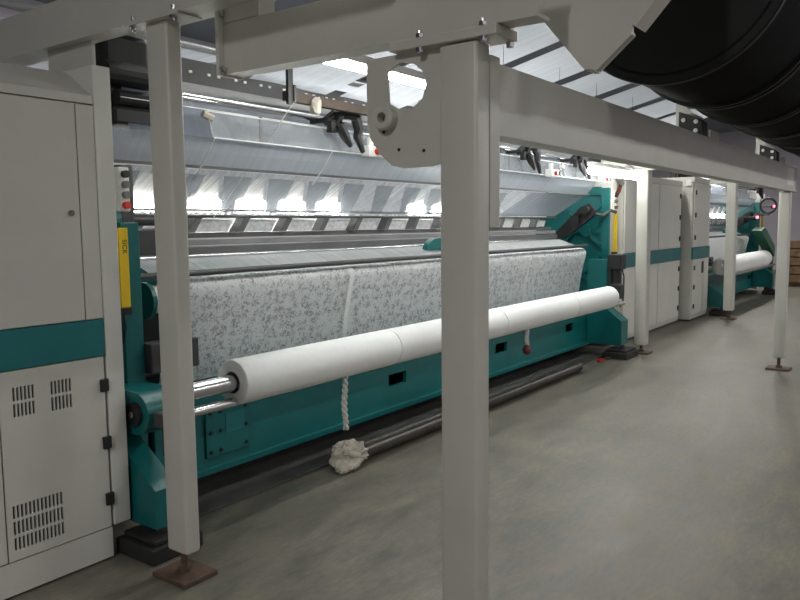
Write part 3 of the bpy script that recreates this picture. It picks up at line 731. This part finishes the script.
# brown rail with its hanger
t = thing('hanger_rail', 'rusty brown rail hung under the cross beam in front of the machine', 'rail', (3.8, 3.1, 2.2))
part('rail', box(B(), 3.14, 4.75, 3.08, 3.12, 2.222, 2.278, .002), 'rail_brown', t)
part('hanger_strap', box(B(), 3.13, 3.17, 3.06, 3.079, 2.20, 2.535), 'black_metal', t)
part('clip', box(B(), 3.17, 3.185, 3.05, 3.079, 2.21, 2.31), 'dark_grey', t)
bm = B(); bmesh.ops.create_icosphere(bm, subdivisions=2, radius=.05, matrix=Matrix.Translation((3.37, 3.07, 2.215)) @ Matrix.Diagonal((.7, .7, 1.1, 1)))
for v in bm.verts: v.co += Vector((random.uniform(-1, 1), random.uniform(-1, 1), random.uniform(-1, 1)))*.012
single('cloth_knot', bm, 'rag_cloth', 'pale cloth knot tied round the brown rail', 'cloth', (3.37, 3.07, 2.16))

# ================================================================ FLOOR ITEMS
single('floor_plate', box(B(), 2.30, 8.2, 3.07, 4.2, .001, .014, .002), 'floor_plate', 'dark steel plate on the floor under the machine', 'floor plate', (5.2, 3.6, 0))  # thin dark plate laid flat below the machine
t = thing('steel_pipe', 'long grey steel tube lying on the floor before the machine', 'pipe', (5.3, 2.97, 0))
bm = B(); cyl(bm, (3.615, 2.97, .06), (7.12, 2.97, .06), .058, 28); part('pipe_body', bm, 'rough_steel', t, True)
part('end_plug', cyl(B(), (7.12, 2.97, .06), (7.125, 2.97, .06), .046, 24), 'black_metal', t)

def rope(x, y, z0, z1, label, name='yarn_rope'):
    t = thing(name, label, 'rope', (x, y, z1))
    for s in range(2):
        pts = [(x+.009*math.cos(k*.7+s*PI)+.006*math.sin(k*.21), y+.009*math.sin(k*.7+s*PI), z0+(z1-z0)*k/40) for k in range(41)]
        part('strand', tube(B(), pts, .0105, 7), 'rope_cloth', t, True)
    return t
rope(3.27, 2.80, .648, .31, 'twisted white yarn rope hanging from the roll above the rag')
r2 = rope(5.62, 2.795, .648, .49, 'short white yarn rope with a dark red weight hanging from the roll')
bm = B(); bmesh.ops.create_icosphere(bm, subdivisions=2, radius=.045, matrix=Matrix.Translation((5.62, 2.795, .455)) @ Matrix.Diagonal((1, .8, 1.05, 1)))
part('weight', bm, 'dark_red', r2, True, 'dark red weight')

# crumpled rag bunched over the end of the steel tube
from mathutils import noise as mnoise
bm = B()
bmesh.ops.create_icosphere(bm, subdivisions=5, radius=1.)
for v in bm.verts:
    d = v.co.copy(); q = d*2.2
    r = 1+.30*mnoise.noise(q)+.26*abs(mnoise.noise(q*2.1+Vector((3, 1, 0))))-.09+.03*mnoise.noise(q*6)
    p = Vector((d.x*.118, d.y*.105, d.z*.080))*r
    low = max(0., -d.z)
    tail = max(0., -d.x*.9-d.y*.45-.15)*low
    p.x -= tail*.22; p.y -= tail*.10; p.z -= tail*.03
    w = Vector((3.495, 2.965, .078))+p
    if w.z < .004: w.z = .004+.002*abs(mnoise.noise(q*5))
    v.co = w
single('rag', bm, 'rag_cloth', 'crumpled off-white rag bunched at the end of the steel tube', 'rag', (3.50, 2.95, 0), smooth=True)
for i, (x, y, m_, lb, a) in enumerate(((7.82, 3.0, 'red_plastic', 'small red scrap on the floor beyond the steel tube', .3), (7.98, 2.97, 'rust_brown', 'small brown scrap on the floor by the machine foot', -.2))):
    bm = B(); prism(bm, [(x-.06, y-.02), (x+.05, y-.03), (x+.07, y+.01), (x+.0, y+.03), (x-.05, y+.02)], .001, .02, 'Z')
    single('scrap', bm, m_, lb, 'scrap', (x, y, 0))

# ================================================================ RIGHT CABINETS
def cabinet(x0, x1, y, h, label, doors):
    t = thing('control_cabinet', label, 'cabinet', ((x0+x1)/2, y+.3, 0))
    part('body', box(B(), x0, x1, y+.02, y+1.0, .03, h, .004), 'cabinet_paint', t)
    part('plinth', box(B(), x0+.01, x1-.01, y+.03, y+.98, 0, .03), 'dark_grey', t)
    part('stripe', box(B(), x0, x1, y-.002, y+.019, .95, 1.13, .002), 'teal_stripe', t, label='teal painted stripe')
    part('top_strip', box(B(), x0, x1, y, y+.019, h-.08, h), 'cabinet_paint', t)
    for a, c, side in doors:
        for z0, z1 in ((.10, .945), (1.135, h-.085)):
            d = part('door', box(B(), a+.006, c-.006, y, y+.019, z0, z1, .003), 'cover_paint', t)
            hx = a+.06 if side < 0 else c-.06
            for f in (.15, .5, .85): part('hinge', box(B(), hx-.022, hx+.022, y-.014, y, z0+(z1-z0)*f-.035, z0+(z1-z0)*f+.035, .003), 'black_metal', d)
    return t
c1 = cabinet(9.12, 11.6, 3.22, 2.12, 'white two-door cabinet with teal stripe beside the machine end', [(9.14, 9.85, 1), (9.87, 10.5, -1), (10.52, 11.56, 1)])
c2 = cabinet(11.72, 12.72, 3.08, 2.19, 'narrow white cabinet standing forward beside the two-door cabinet', [(11.76, 12.68, -1)])
part('vent', box(B(), 12.25, 12.33, 3.065, 3.08, .72, .90), 'dark_grey', c2)
part('junction_box', box(B(), 11.70, 11.715, 3.12, 3.2, 2.06, 2.14), 'white_plastic', c2)
t = thing('tool_holder', 'grey clip lamp with red handle fixed to the machine end cover', 'tool', (9.05, 3.28, 1.88))
part('head', tube(B(), [(8.98, 3.255, 2.06), (9.08, 3.245, 1.99)], .035, 10), 'grey_plastic', t)
part('handle', tube(B(), [(9.07, 3.255, 1.98), (9.02, 3.26, 1.90), (8.97, 3.265, 1.86)], .024, 10), 'dark_red', t)
for z, m_ in ((1.84, 'black_metal'), (1.78, 'grey_plastic'), (1.72, 'rust_brown')):
    pass
t = thing('control_station', 'strip of small knobs on the white end cover beside the two-door cabinet', 'switch box', (8.95, 3.29, 1.66))
part('strip', box(B(), 8.93, 8.99, 3.285, 3.299, 1.66, 1.86, .002), 'white_plastic', t)
for z, m_ in ((1.84, 'black_metal'), (1.775, 'grey_plastic'), (1.70, 'rust_brown')):
    part('knob', cyl(B(), (8.96, 3.25, z), (8.96, 3.285, z), .018, 12), m_, t, True)

# ================================================================ FAR END
t = thing('cable_hoop', 'dark round hoop at the end of the farther machine', 'hoop', (17.05, 3.0, 1.68))
part('ring', tube(B(), [(17.05, 3.0+.15*math.cos(2*PI*k/28), 1.84+.15*math.sin(2*PI*k/28)) for k in range(28)], .022, 8, True), 'black_metal', t, True)
part('bracket', box(B(), 17.0, 17.1, 2.98, 3.26, 1.64, 1.69), 'dark_grey', t)
t = thing('guard_chute', 'dark green sloping guard at the end of the farther machine', 'guard', (16.9, 2.9, 0))
part('chute', prism(B(), [(16.0, 1.34), (16.4, 1.40), (17.5, 1.0), (17.5, .78)], 2.92, 3.1, 'Y'), 'dark_green', t)
part('stand', box(B(), 17.36, 17.5, 2.94, 3.08, 0, .80, .01), 'dark_green', t)
for i, (x, z) in enumerate(((17.95, 1.84), (16.2, 1.60))):
    l = thing('indicator_lamp', ['red indicator light beside the round hoop', 'red indicator light below the round hoop'][i], 'indicator', (x, 3.05, z))
    part('lens', cyl(B(), (x, 3.02, z), (x, 3.06, z), .024, 12), 'red_led', l); part('bezel', cyl(B(), (x, 3.06, z), (x, 3.10, z), .05, 12), 'black_metal', l); part('stem', cyl(B(), (x, 3.10, z), (x, 3.30, z), .015, 8), 'dark_grey', l)
def pallet_stack():
    t = thing('wooden_crate', 'brown wooden crate by the far wall', 'crate', (19.6, 2.6, 0))
    x, y = 19.4, 2.2
    for k in range(5): part('plank', box(B(), x, x+.03, y, y+1.0, .10+.2*k, .27+.2*k, .004), 'wood', t)
    for k in range(5): part('plank', box(B(), x+.04, x+.9, y-.03, y, .10+.2*k, .27+.2*k, .004), 'wood', t)
    for yy in (y+.02, y+.9): part('corner_post', box(B(), x+.031, x+.09, yy, yy+.07, 0, 1.1), 'wood', t)
    part('inner_box', box(B(), x+.10, x+.9, y+.1, y+.88, .02, 1.05), 'wood', t)
pallet_stack()
